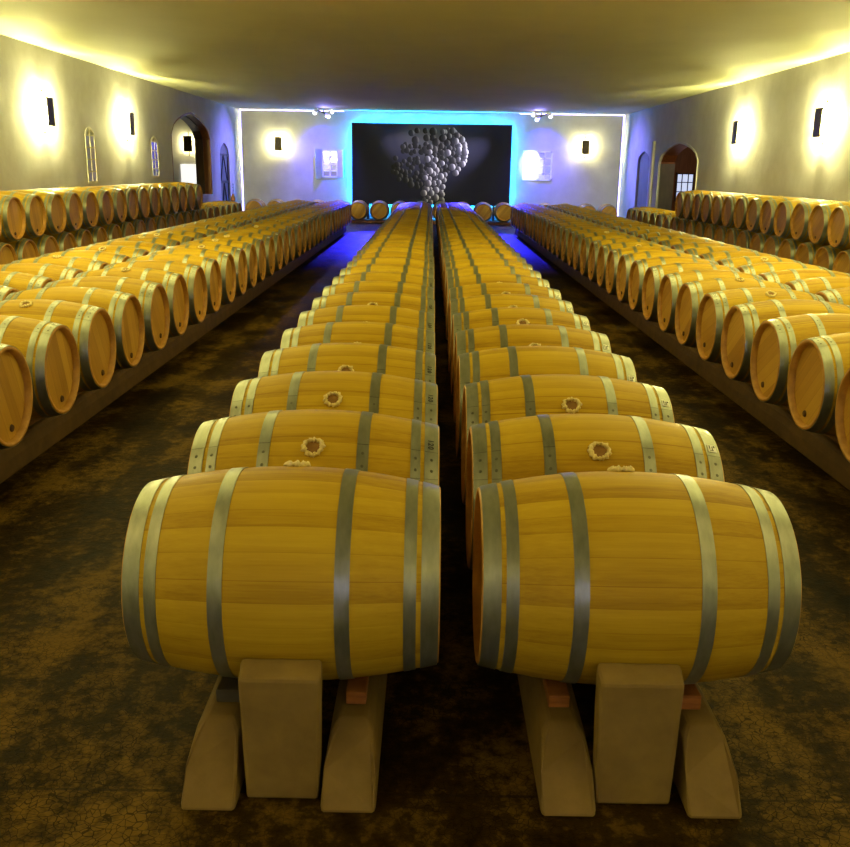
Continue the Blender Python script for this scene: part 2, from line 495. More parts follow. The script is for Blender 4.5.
NB = [0]
def make_barrel(x, y, z, roll, rotz, label, group, lod='hi', label_end=0, stamp=False, wreath=True, heads=(1, -1), lap=0.0):
    """a barrel lying along X (rotz = 0) or turned by rotz about Z"""
    NB[0] += 1
    if lod == 'far':
        t = bpy.data.objects.new('wine_barrel', ME['far']); C.objects.link(t)
        t.location = (x, y, z); t.rotation_euler = (roll, 0, rotz)
        tag(t, label, 'barrel', group)
        return t
    t = empty('wine_barrel', (x, y, z), (roll, 0, rotz))
    tag(t, label, 'barrel', group)
    child('staves', ME['staves', lod], t)
    for s in heads:
        h = child('head', ME['head', lod], t, (R(45), 0, 0) if s > 0 else (0, 0, PI))
        child('plug', ME['plug'], h, (R(-45), 0, 0) if s > 0 else None)
    for s in (1, -1):
        for i in range(3):
            h = child('hoop', ME['hoop', lod, i], t)
            if s < 0: h.scale = (-1, 1, 1)
            if lap: h.rotation_euler = (lap, 0, 0)
    if wreath:
        w = child('bung_cloth', ME['wreath', NB[0] % 3], t, (0, 0, 0))
        child('bung', ME['bung'], w)
    if label_end:
        child('paper_label', ME['label', label_end], t)
    if stamp:
        s = child('stamped_number', ME['stamp'], t)
    return t

ORD = ['', 'first', 'second', 'third', 'fourth', 'fifth', 'sixth', 'seventh', 'eighth', 'ninth', 'tenth', 'eleventh', 'twelfth',
       'thirteenth', 'fourteenth', 'fifteenth', 'sixteenth', 'seventeenth', 'eighteenth', 'nineteenth', 'twentieth']
def nth(k, n):
    """k from 0 at the near end; counted from the nearer of the two ends"""
    if k <= n // 2: return ('nearest' if k == 0 else ORD[k + 1] + ' from the near end')
    j = n - k
    return 'farthest' if j == 1 else ORD[j] + ' from the far end'

S = 0.7425
SA = 0.7365
ZC = 0.577
YEND = 28.4
def lod_of(y): return 'hi' if y < 10 else ('mid' if y < 19 else 'far')

# --- the two centre rows
XL, XR, Y0 = -0.428, 0.646, 2.785
NC = 35
for X, nm, lab, side in ((XL, 'centre-left row', 1, 'left'), (XR, 'centre-right row', -1, 'right')):
    for i in range(NC):
        y = Y0 + i * S
        roll = R(-20) if i == 0 else R(41 + rnd.uniform(-2, 2)) if i < 3 else R(44 + rnd.uniform(-5, 14))
        if i == 0:
            l = 'large oak wine barrel in the foreground on the %s, leaning on a concrete block' % side
        else:
            l = 'oak wine barrel with bunged top, %s of the %s' % (nth(i, NC), nm)
        make_barrel(X + rnd.uniform(-0.006, 0.006) * (i > 0), y, ZC, roll, 0, l, 'barrels in the %s' % nm, lod_of(y),
                    label_end=(1 if side == 'right' and i else 0), stamp=(side == 'left' and i > 0), lap=(R(-50) if i == 0 else 0.0))

# --- aisle rows (heads towards the aisles) and the rows behind them
def side_row(xhead, face, y0, y_first, z, nm, gp, thing, wreath=True, lbl=True, lodf=lod_of, roll0=18, yend=YEND, dz=0.0, yvis=0.0):
    """xhead: X of the head plane; face +1 the heads look to +X"""
    ys = []
    y = y0
    while y > y_first: y -= SA
    y += SA
    while y < yend:
        ys.append(y); y += SA
    hid = sum(1 for y in ys if y < yvis); n = len(ys) - hid
    for k, y in enumerate(ys):
        l = 'oak wine barrel, %s of the %s' % (nth(k - hid, n), nm) if k >= hid else 'oak wine barrel beyond the picture edge, %s' % nm
        make_barrel(xhead - face * HL + rnd.uniform(-0.008, 0.008), y, z + dz, R(roll0 + rnd.uniform(-12, 14)), 0, l, gp, lodf(y),
                    label_end=(face if lbl else 0), wreath=wreath and rnd.random() < 0.3, heads=(1, -1))
    return ys

XAL, XAR = -2.353, 2.389
side_row(XAL, 1, 5.069, 2.8, ZC, 'row lining the left aisle', 'barrels lining the left aisle', 0, yvis=4.9)
side_row(XAR, -1, 5.702, 2.7, ZC, 'row lining the right aisle', 'barrels lining the right aisle', 0, yvis=4.9)
XBL, XBR = XAL - 1.06, XAR + 1.06
lodB = lambda y: 'mid' if y < 15 else 'far'
side_row(XBL, 1, 5.35, 5.9, ZC, 'second row on the left', 'barrels in the second row on the left', 0, lodf=lodB, lbl=False, yvis=7.2)
side_row(XBR, -1, 5.95, 5.9, ZC, 'second row on the right', 'barrels in the second row on the right', 0, lodf=lodB, lbl=False, yvis=7.2)

# --- two-high stacks by the side walls
XSL, XSR = -5.62, 5.88
ZS1, ZS2 = 0.537, 1.130
lodS = lambda y: 'mid' if y < 17.5 else 'far'
low_l = side_row(XSL, 1, 12.774 - SA / 2, 10.6, ZS1, 'lower tier, left wall stack', 'lower stacked barrels by the left wall', 0, False, False, lodS, yvis=12.0)
up_l = side_row(XSL, 1, 12.774, 10.8, ZS2, 'upper tier, left wall stack', 'upper stacked barrels by the left wall', 0, True, False, lodS, 10, 23.6, yvis=11.9)
low_r = side_row(XSR, -1, 13.6745 - SA / 2, 10.6, ZS1, 'lower tier, right wall stack', 'lower stacked barrels by the right wall', 0, False, False, lodS, yvis=13.0)
up_r = side_row(XSR, -1, 13.6745, 10.8, ZS2, 'upper tier, right wall stack', 'upper stacked barrels by the right wall', 0, True, False, lodS, 10, 23.1, yvis=13.2)

# --- the back row, heads towards the room
YB, ZB = 33.6, 0.43
NBK = 18
for k in range(NBK):
    x = -6.20 + 0.733 * k
    if k < NBK // 2: l = 'oak wine barrel turned head-on before the back wall, %s' % ('leftmost of its row' if k == 0 else ORD[k + 1] + ' from the left')
    else:
        j = NBK - k
        l = 'oak wine barrel turned head-on before the back wall, %s' % ('rightmost of its row' if j == 1 else ORD[j] + ' from the right')
    make_barrel(x, YB, ZB, R(rnd.uniform(-10, 10)), -PI / 2, l, 'barrels lying before the back wall', 'far')

# ------------------------------------------------------------------ rails, blocks, wedges
def rail(name, xc, y0, y1, h, label, group, slope=True, wb=0.168, wt=0.12, bearer=None, axis='y'):
    bm = bmesh.new()
    def sec(y, sc=1.0, hh=h):
        return [(xc - wb / 2, y, 0), (xc + wb / 2, y, 0), (xc + wb / 2 - 0.006, y, hh * 0.55), (xc + wt / 2 + 0.008, y, hh * 0.86), (xc + wt / 2 - 0.014, y, hh),
                (xc - wt / 2 + 0.014, y, hh), (xc - wt / 2 - 0.008, y, hh * 0.86), (xc - wb / 2 + 0.006, y, hh * 0.55)]
    if slope:
        secs = []
        for dy, f in ((0, 0.0), (0.0, 0.0),):
            pass
        # sloping rounded nose
        base = sec(y0)
        n = 5
        rings = []
        for k in range(n + 1):
            t = k / n
            ring = []
            for (x, y, z) in sec(y0):
                # each point starts later the higher it is
                s = z / h
                nose = 0.11 * s + 0.21 * max(0, s - 0.5)
                ring.append((x, y0 + nose * 1.0 + (0.6 - nose) * t, z))
            rings.append(ring)
        rings.append(sec(y1))
    else:
        rings = [sec(y0), sec(y1)]
    vr = [[bm.verts.new(p) for p in r] for r in rings]
    m = len(vr[0])
    for a, b in zip(vr, vr[1:]):
        for i in range(m): bm.faces.new((a[i], a[(i + 1) % m], b[(i + 1) % m], b[i]))
    bm.faces.new(vr[0]); bm.faces.new(vr[-1])
    bmesh.ops.recalc_face_normals(bm, faces=bm.faces)
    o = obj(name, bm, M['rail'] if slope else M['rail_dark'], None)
    md = o.modifiers.new('bevel', 'BEVEL'); md.width = 0.012; md.segments = 2; md.limit_method = 'ANGLE'; md.angle_limit = R(40)
    tag(o, label, 'rail', group)
    if bearer:
        bx, by0, ztop, bw = bearer
        b2 = bmesh.new()
        box(b2, (bx - bw / 2, by0, h - 0.004), (bx + bw / 2, y1, ztop))
        obj('timber_strip', b2, M['bearer'], o)
    return o

RH_ = 0.19
def contact(zc, off, w=0.07): return zc - rad(max(0, abs(off) - w / 2)) - 0.0042
G = 'concrete rails under the barrels'
for X, offs, nm in ((XL, (-0.209, 0.209), 'left'), (XR, (-0.206, 0.231), 'right')):
    for off, sd in zip(offs, ('left', 'right')):
        rail('concrete_rail', X + off, 2.335, YEND + 0.2, RH_,
             '%s concrete rail with sloping front end under the %s foreground barrel row' % (sd, nm), G,
             bearer=(X + off, 3.0, contact(ZC, off), 0.07))
for xh, f, nm, rws in ((XAL, 1, 'left', 'A'), (XAR, -1, 'right', 'A'), (XBL, 1, 'left', 'B'), (XBR, -1, 'right', 'B')):
    xc = xh - f * HL
    for off, sd in ((0.20 * f, 'near'), (-0.22 * f, 'far')):
        if rws == 'A':
            lab = '%s concrete rail under the barrels lining the %s aisle, %s' % ('aisle-side' if sd == 'near' else 'inner', nm, 'facing the aisle floor' if sd == 'near' else 'behind the first rail')
        else:
            lab = '%s concrete rail under the second barrel row beyond the %s aisle' % ('nearer' if sd == 'near' else 'farther', nm)
        rail('concrete_rail', xc + off, 2.4 if rws == 'A' else 5.4, YEND + 0.2, RH_, lab, G, False,
             bearer=(xc + off - f * 0.02, 2.45 if rws == 'A' else 5.45, contact(ZC, off - f * 0.02), 0.07))
for xh, f, nm in ((XSL, 1, 'left'), (XSR, -1, 'right')):
    xc = xh - f * HL
    for off in (0.22 * f, -0.22 * f):
        rail('concrete_rail', xc + off, 10.0, YEND + 0.2, RH_, '%s concrete rail under the two-high barrel stack by the %s wall' % ('front' if off * f > 0 else 'rear', nm), G, False,
             bearer=(xc + off, 10.05, contact(ZS1, 0.22), 0.07))
# low beams under the back row, running across the hall
for dy, nm in ((-0.22, 'front'), (0.22, 'rear')):
    bm = bmesh.new()
    box(bm, (-6.85, YB + dy - 0.10, 0), (6.85, YB + dy + 0.10, contact(ZB, 0.22, 0.20)))
    o = obj('timber_rail', bm, M['brown_wood'], None, bevel=0.01)
    tag(o, '%s low brown timber rail across the hall under the back row of barrels' % nm, 'rail', 'rails under the back row')

# end blocks
def end_block(x0, x1, y0, h, label):
    bm = bmesh.new()
    d = 0.072
    # front is upright, the top runs back under the barrel
    box(bm, (x0, y0, 0), (x1, y0 + d, h))
    bmesh.ops.subdivide_edges(bm, edges=bm.edges, cuts=3, use_grid_fill=True)
    rr = random.Random(int(x0 * 1000))
    for v in bm.verts:
        edge = (abs(v.co.x - x0) < 1e-4 or abs(v.co.x - x1) < 1e-4) + (abs(v.co.z - h) < 1e-4)
        if v.co.z > 0.01: v.co += Vector((rr.uniform(-1, 1), rr.uniform(-1, 0.2), rr.uniform(-1, 0.3))) * 0.0016
        # slight batter: a little narrower at the foot
        if v.co.z > h - 0.02: v.co.z += 0.034 * (v.co.y - y0) / d
        k = (1 - min(1, v.co.z / h)) * 0.012
        v.co.x += k if v.co.x < (x0 + x1) / 2 else -k
    o = obj('concrete_block', bm, M['concrete'], None, bevel=0.011)
    tag(o, label, 'block', 'end blocks of the centre rows')
    return o
end_block(-0.545, -0.300, 2.398, 0.410, 'tan concrete block upright against the left foreground barrel')
end_block(0.516, 0.768, 2.398, 0.414, 'tan concrete block upright against the right foreground barrel')

def wedge(x, y, w, h, mat, label, z0=RH_ + 0.0005):
    bm = bmesh.new()
    d = 0.16
    zt = h
    prism(bm, [(x - w / 2, y, z0), (x + w / 2, y, z0), (x + w / 2, y, z0 + zt), (x - w / 2, y, z0 + zt)],
          [(x - w / 2, y + d, z0), (x + w / 2, y + d, z0), (x + w / 2, y + d, z0 + zt * 0.86), (x - w / 2, y + d, z0 + zt * 0.86)])
    o = obj('wooden_wedge', bm, mat, None, bevel=0.004)
    tag(o, label, 'wedge', 'wedges under the foreground barrels')
def wz(off): return contact(ZC, off) - RH_ - 0.002
wedge(XL - 0.197, 2.62, 0.080, wz(-0.225), M['wedge_dark'], 'dark wedge on the left rail under the left foreground barrel')
wedge(XL + 0.213, 2.62, 0.065, wz(0.216), M['wedge'], 'orange wooden wedge on the right rail under the left foreground barrel')
wedge(XR - 0.208, 2.62, 0.068, wz(-0.20), M['wedge'], 'orange wooden wedge on the left rail under the right foreground barrel')
wedge(XR + 0.214, 2.62, 0.068, wz(0.28), M['wedge'], 'orange wooden wedge on the right rail under the right foreground barrel')

# ------------------------------------------------------------------ room shell
XW, YBK, YF, ZT = 7.22, 36.35, -6.0, 3.927
YW = YBK + 0.12
bm = bmesh.new(); box(bm, (-11.5, YF - 0.3, -0.12), (11.5, YW + 0.3, 0)); struct(obj('floor', bm, M['floor']))
bm = bmesh.new(); box(bm, (-11.5, YF - 0.3, ZT), (11.5, YW + 0.3, ZT + 0.15)); struct(obj('ceiling', bm, M['ceiling']))
bm = bmesh.new(); box(bm, (-11.5, YW, 0), (11.5, YW + 0.3, ZT)); struct(obj('wall_back', bm, M['wall']))
bm = bmesh.new(); box(bm, (-XW + 0.045, YBK, 0), (XW - 0.045, YW - 0.001, ZT - 0.032)); struct(obj('wall_back_panel', bm, M['wall']))
bm = bmesh.new(); box(bm, (-XW - 0.5, YF - 0.3, 0), (XW + 0.5, YF, ZT)); struct(obj('wall_front', bm, M['wall']))

def arch_curve(y0, y1, zs, za, n=14, pointed=0.35):
    """(y, z) points along the intrados from y0 to y1"""
    pts = []
    for k in range(n + 1):
        t = k / n; u = 2 * t - 1
        e = math.sqrt(max(0, 1 - u * u)); p = 1 - abs(u)
        pts.append((y0 + (y1 - y0) * t, zs + (za - zs) * ((1 - pointed) * e + pointed * (p ** 0.75))))
    return pts

def wall_with_openings(name, xin, side, ops):
    """side -1: left wall (solid towards -X). ops: (y0, y1, sill, spring, apex, depth)"""
    bm = bmesh.new()
    th = 0.5
    xa, xb = (xin - th, xin) if side < 0 else (xin, xin + th)
    y = YF
    for (y0, y1, sill, zs, za, dep) in sorted(ops):
        box(bm, (xa, y, 0), (xb, y0, ZT))
        pts = arch_curve(y0, y1, zs, za)
        for (ya, z_a), (yb, z_b) in zip(pts, pts[1:]):
            prism(bm, [(xa, ya, z_a), (xa, yb, z_b), (xa, yb, ZT), (xa, ya, ZT)], [(xb, ya, z_a), (xb, yb, z_b), (xb, yb, ZT), (xb, ya, ZT)])
        if sill > 0: box(bm, (xa, y0, 0), (xb, y1, sill))
        if dep < th:   # a niche: closed at the back
            if side < 0: box(bm, (xa, y0 - 0.01, sill), (xb - dep, y1 + 0.01, za + 0.05))
            else: box(bm, (xa + dep, y0 - 0.01, sill), (xb, y1 + 0.01, za + 0.05))
        y = y1
    box(bm, (xa, y, 0), (xb, YW, ZT))
    return struct(obj(name, bm, M['wall']))

W1 = (20.05, 20.62, 1.467, 2.447, 2.627, 0.022)
W2 = (24.75, 25.35, 1.547, 2.447, 2.587, 0.022)
AL = (26.70, 31.45, 0.967, 2.687, 3.407, 0.6)
GL = (32.75, 34.25, 0.0, 2.247, 2.647, 0.12)
wall_with_openings('wall_left', -XW, -1, [W1, W2, AL, GL])
AR = (25.95, 30.45, 0.0, 2.187, 2.767, 0.6)
NR = (31.75, 33.55, 0.0, 2.247, 2.547, 0.14)
wall_with_openings('wall_right', XW, 1, [AR, NR])

# windows in the left wall: frame, muntins and panes set in the niche
def niche_window(name, w, xin, cols, rows, mat_f, mat_p):
    y0, y1, sill, zs, za, dep = w
    x0 = xin - dep
    fr = bmesh.new()
    pts = arch_curve(y0, y1, zs, za, 10)
    t = 0.045
    box(fr, (x0, y0, sill), (x0 + 0.03, y0 + t, zs)); box(fr, (x0, y1 - t, sill), (x0 + 0.03, y1, zs))
    box(fr, (x0, y0, sill), (x0 + 0.03, y1, sill + t))
    for (ya, a), (yb, b) in zip(pts, pts[1:]):
        prism(fr, [(x0, ya, a - t), (x0, yb, b - t), (x0, yb, b), (x0, ya, a)], [(x0 + 0.03, ya, a - t), (x0 + 0.03, yb, b - t), (x0 + 0.03, yb, b), (x0 + 0.03, ya, a)])
    for c in range(1, cols):
        yc = y0 + (y1 - y0) * c / cols; box(fr, (x0, yc - 0.014, sill), (x0 + 0.028, yc + 0.014, zs + (za - zs) * 0.8))
    for r in range(1, rows + 1):
        zc = sill + (zs - sill) * r / rows; box(fr, (x0, y0, zc - 0.014), (x0 + 0.028, y1, zc + 0.014))
    o = struct(obj(name, fr, mat_f))
    pn = bmesh.new()
    box(pn, (x0 + 0.001, y0 + t, sill + t), (x0 + 0.018, y1 - t, zs))
    obj('pane', pn, mat_p, o)
    return o
niche_window('window_1', W1, -XW, 2, 4, M['cream'], M['pane_blue'])
niche_window('window_2', W2, -XW, 2, 4, M['cream'], M['pane_dark'])

# tall arched door with dark strap work, left wall
def arch_leaf(name, w, xin, side, mat, straps):
    y0, y1, sill, zs, za, dep = w
    xa = xin - dep * (1 if side < 0 else -1)
    xb = xa + (0.06 if side < 0 else -0.06)
    bm = bmesh.new()
    pts = arch_curve(y0 + 0.02, y1 - 0.02, zs, za - 0.02, 14)
    for (ya, a), (yb, b) in zip(pts, pts[1:]):
        prism(bm, [(xa, ya, 0.01), (xa, yb, 0.01), (xa, yb, b), (xa, ya, a)], [(xb, ya, 0.01), (xb, yb, 0.01), (xb, yb, b), (xb, ya, a)])
    bmesh.ops.remove_doubles(bm, verts=bm.verts, dist=0.0005)
    o = struct(obj(name, bm, mat))
    if straps:
        s = bmesh.new()
        xs = xb + 0.0; xe = xb + 0.03
        yc = (y0 + y1) / 2; hw = (y1 - y0) / 2 - 0.10
        def bar(pa, pb, wd=0.055):
            d = Vector((0, pb[0] - pa[0], pb[1] - pa[1])).normalized(); n = Vector((0, -d.z, d.y)) * wd / 2
            A = Vector((xs, *pa)); B = Vector((xs, *pb)); X = Vector((xe - xs, 0, 0))
            prism(s, [A - n, A + n, A + n + X, A - n + X], [B - n, B + n, B + n + X, B - n + X])
        bar((yc - hw, 0.1), (yc - hw, zs - 0.05)); bar((yc + hw, 0.1), (yc + hw, zs - 0.05))
        bar((yc - hw * 0.8, 1.35), (yc, zs + 0.02)); bar((yc + hw * 0.8, 1.35), (yc, zs + 0.02))
        bar((yc - hw * 0.8, 0.15), (yc, 1.30)); bar((yc + hw * 0.8, 0.15), (yc, 1.30))
        bar((yc - hw, 1.33), (yc + hw, 1.33), 0.09); bar((yc - hw, zs), (yc + hw, zs), 0.06)
        obj('iron_strapwork', s, M['black'], o)
    return o
arch_leaf('door_1', GL, -XW, -1, M['grey_wood'], True)
arch_leaf('door_2', NR, XW, 1, M['grey_wood'], False)

# linings of the two big arches
def arch_lining(name, w, xin, side, mat, t=0.07, x_from=0.0, x_to=0.5, jambs=True):
    y0, y1, sill, zs, za, dep = w
    sx = -1 if side < 0 else 1
    xa, xb = sorted((xin + sx * x_from, xin + sx * x_to))
    bm = bmesh.new()
    po = arch_curve(y0, y1, zs, za, 16); pi = arch_curve(y0 + t, y1 - t, zs, za - t, 16)
    for k in range(16):
        prism(bm, [(xa, *pi[k]), (xa, *pi[k + 1]), (xa, *po[k + 1]), (xa, *po[k])], [(xb, *pi[k]), (xb, *pi[k + 1]), (xb, *po[k + 1]), (xb, *po[k])])
    box(bm, (xa, y0, sill), (xb, y0 + t, zs)); box(bm, (xa, y1 - t, sill), (xb, y1, zs))
    return struct(obj(name, bm, mat))
arch_lining('trim_1', AL, -XW, -1, M['brown_wood'], 0.06, 0.0, 0.24)
arch_lining('trim_2', AL, -XW, -1, M['dark_wood'], 0.09, 0.24, 0.5)
arch_lining('trim_3', AR, XW, 1, M['wall'], 0.07, -0.02, 0.06)
arch_lining('trim_4', AR, XW, 1, M['brown_wood'], 0.06, 0.06, 0.5)
bm = bmesh.new(); box(bm, (XW + 0.05, AR[1] - 0.13, 0.005), (XW + 0.49, AR[1] - 0.075, 2.13))
struct(obj('door_3', bm, M['grey_wood']))

# rooms beyond the arches
def side_room(side, name, wallmat, ceilmat, yfar):
    sx = -1 if side < 0 else 1
    xa, xb = sorted((sx * (XW + 0.5), sx * 11.3))
    b1 = bmesh.new(); box(b1, (xa, yfar, 0), (xb, yfar + 0.2, ZT)); o1 = struct(obj('wall_' + name + '_room_end', b1, wallmat))
    b2 = bmesh.new(); xo = sx * 11.3; box(b2, (min(xo, xo + sx * 0.2), 22.0, 0), (max(xo, xo + sx * 0.2), yfar + 0.2, ZT)); struct(obj('wall_' + name + '_room_side', b2, wallmat))
    b3 = bmesh.new(); box(b3, (xa, 22.0, 0), (xb, 22.2, ZT)); struct(obj('wall_' + name + '_room_near', b3, wallmat))
    return yfar
YRL = side_room(-1, 'left', M['wall'], M['ceiling'], 32.4)
YRR = side_room(1, 'right', M['brown_wood'], M['dark_wood'], 32.4)
# dropped timber ceiling in the right room
bm = bmesh.new(); box(bm, (XW + 0.52, 22.3, 2.9), (11.2, 32.3, 3.0))
struct(obj('ceiling_right_room', bm, M['brown_wood']))

# white panel with its own emission, leaning in the left room
bm = bmesh.new(); box(bm, (-8.47, YRL - 0.09, 0.0), (-7.78, YRL - 0.03, 1.907))
o = obj('white_panel', bm, M['panel_emit'], None, bevel=0.004)
tag(o, 'bright white panel against the end wall seen through the left arch', 'panel')

# window and small lamp in the right room
def lattice_window(name, x0, x1, y, z0, z1, cols, rows, mat_f, mat_p, t=0.05, outer=0.07):
    fr = bmesh.new()
    box(fr, (x0, y - 0.07, z0), (x0 + outer, y, z1)); box(fr, (x1 - outer, y - 0.07, z0), (x1, y, z1))
    box(fr, (x0, y - 0.07, z0), (x1, y, z0 + outer)); box(fr, (x0, y - 0.07, z1 - outer), (x1, y, z1))
    for c in range(1, cols):
        xc = x0 + (x1 - x0) * c / cols; box(fr, (xc - t / 2, y - 0.055, z0), (xc + t / 2, y, z1))
    for r in range(1, rows):
        zc = z0 + (z1 - z0) * r / rows; box(fr, (x0, y - 0.055, zc - t / 2), (x1, y, zc + t / 2))
    o = struct(obj(name, fr, mat_f))
    pn = bmesh.new(); box(pn, (x0 + 0.02, y - 0.02, z0 + 0.02), (x1 - 0.02, y - 0.004, z1 - 0.02))
    obj('pane', pn, mat_p, o)
    return o
lattice_window('window_3', 8.30, 8.92, YRR, 0.94, 1.867, 3, 3, M['dark_wood'], M['day'], 0.03, 0.05)

def ball(bm, c, r, seg=14):
    bmesh.ops.create_uvsphere(bm, u_segments=seg, v_segments=seg // 2 + 1, radius=r, matrix=Matrix.Translation(c))
t = empty('ceiling_lamp', (8.4, 28.6, 2.607))
bm = bmesh.new(); ball(bm, (0, 0, 0), 0.09); obj('globe', bm, M['spot_lens'], t, True)
bm = bmesh.new(); tube(bm, (0, 0, 0.08), (0, 0, 0.28), 0.012); obj('cord', bm, M['black'], t)
tag(t, 'small glowing globe lamp inside the dark room through the right arch', 'lamp')

# surface conduit / pilaster strip on the right wall
bm = bmesh.new(); box(bm, (XW - 0.09, 31.05, 0), (XW, 31.19, 2.837))
o = obj('wall_conduit', bm, M['wall'], None, bevel=0.01)
tag(o, 'slim vertical conduit on the right wall between the two arches', 'pipe')

# back wall windows
lattice_window('window_4', -4.14, -3.52, YBK, 1.507, 2.507, 2, 4, M['white'], M['pane_dark'], 0.06, 0.06)
w5 = lattice_window('window_5', 4.02, 4.58, YBK, 1.507, 2.587, 2, 4, M['white'], M['pane_blue'], 0.05, 0.06)
def shutter(name, hx, w, z0, z1, ang, mat, label):
    t = empty(name, (hx, YBK - 0.07, z0), (0, 0, ang))
    bm = bmesh.new(); box(bm, (0, -0.035, 0), (w, 0, z1 - z0)); obj('leaf', bm, mat, t, bevel=0.004)
    bm = bmesh.new()
    for z in (0.12, (z1 - z0) - 0.20): box(bm, (0.04, -0.05, z), (w - 0.04, -0.035, z + 0.08))
    obj('batten', bm, mat, t)
    tag(t, label, 'shutter', 'shutters on the back wall')
shutter('window_shutter', 4.02, 0.55, 1.507, 2.607, PI + R(-4), M['white'], 'bright white open shutter beside the back window right of the screen')
shutter('window_shutter', -4.14, 0.30, 1.447, 2.547, PI + R(40), M['tan'], 'tan half-open shutter on the back window left of the screen')
shutter('window_shutter', -3.52, 0.26, 1.507, 2.527, R(-35), M['white'], 'narrow white half-open shutter between left window and dark screen')

# LED strips washing the back corners
def strip(lo, hi, mat, label, group):
    bm = bmesh.new(); box(bm, lo, hi)
    o = obj('led_strip', bm, mat); tag(o, label, 'light strip', group)
    return o
GL_ = 'light strips around the back wall'
for sx, nm in ((-1, 'left'), (1, 'right')):
    t = empty('led_strip', (sx * XW, YBK, 0))
    tag(t, 'glowing lavender strip up the %s back corner and along the ceiling edge' % nm, 'light strip', GL_)
    def bx2(name, lo, hi):
        bm = bmesh.new(); (x0, y0, z0), (x1, y1, z1) = lo, hi
        box(bm, (min(sx * x0, sx * x1), y0, z0), (max(sx * x0, sx * x1), y1, z1)); obj(name, bm, M['led_white'], t)
    bx2('upright_run', (-0.002, 0.004, 0.0), (-0.042, 0.10, ZT - 0.034))
    bx2('ceiling_run', (-0.002, 0.004, ZT - 0.030), (-XW + 3.3, 0.10, ZT - 0.006))

# ------------------------------------------------------------------ the dark screen with the grape print
SX0, SX1, SZ0, SZ1, SY = -2.98, 3.0, 0.55, 3.497, YBK - 0.30
scr = empty('screen', ((SX0 + SX1) / 2, SY, SZ0))
tag(scr, 'large dark printed screen with a grey bunch of grapes, edged in cyan light', 'screen')
cx, cz = (SX0 + SX1) / 2, SZ0
def scr_mat():
    m, nt, b = new_mat('dark_screen_print')
    tc = node(nt, 'ShaderNodeTexCoord'); mp = node(nt, 'ShaderNodeMapping')
    mp.inputs['Location'].default_value = (0.05, 0, -1.35); mp.inputs['Scale'].default_value = (0.42, 0, 0.52)
    nt.links.new(tc.outputs['Object'], mp.inputs[0])
    gr = node(nt, 'ShaderNodeTexGradient'); gr.gradient_type = 'SPHERICAL'; nt.links.new(mp.outputs[0], gr.inputs[0])
    col = ramp(nt, gr.outputs[1], [(0.0, (0.003, 0.003, 0.016)), (0.45, (0.017, 0.017, 0.034)), (1.0, (0.10, 0.10, 0.12))])
    nt.links.new(col, b.inputs['Base Color']); b.inputs['Roughness'].default_value = 0.6
    b.inputs['Specular IOR Level'].default_value = 0.2
    return m
bm = bmesh.new(); box(bm, (SX0 - cx, -0.03, 0), (SX1 - cx, 0.03, SZ1 - SZ0)); obj('panel', bm, scr_mat(), scr)
def grape_mat():
    m, nt, b = new_mat('grape_print_ink')
    uv = node(nt, 'ShaderNodeUVMap'); at = node(nt, 'ShaderNodeAttribute'); at.attribute_name = 'tone'
    sx = node(nt, 'ShaderNodeSeparateXYZ'); nt.links.new(uv.outputs[0], sx.inputs[0])
    d = math_n(nt, 'ADD', math_n(nt, 'MULTIPLY', sx.outputs[0], 0.9), math_n(nt, 'MULTIPLY', sx.outputs[1], 0.25))
    f = math_n(nt, 'ADD', math_n(nt, 'MULTIPLY', d, 0.5), 0.45, True)
    col = ramp(nt, f, [(0.25, (0.03, 0.03, 0.04)), (0.62, (0.12, 0.11, 0.15)), (0.88, (0.92, 0.90, 0.98))])
    col = mix_rgb(nt, 'MULTIPLY', 1.0, col, at.outputs['Color'])
    nt.links.new(col, b.inputs['Base Color']); b.inputs['Roughness'].default_value = 0.6
    b.inputs['Specular IOR Level'].default_value = 0.2
    return m
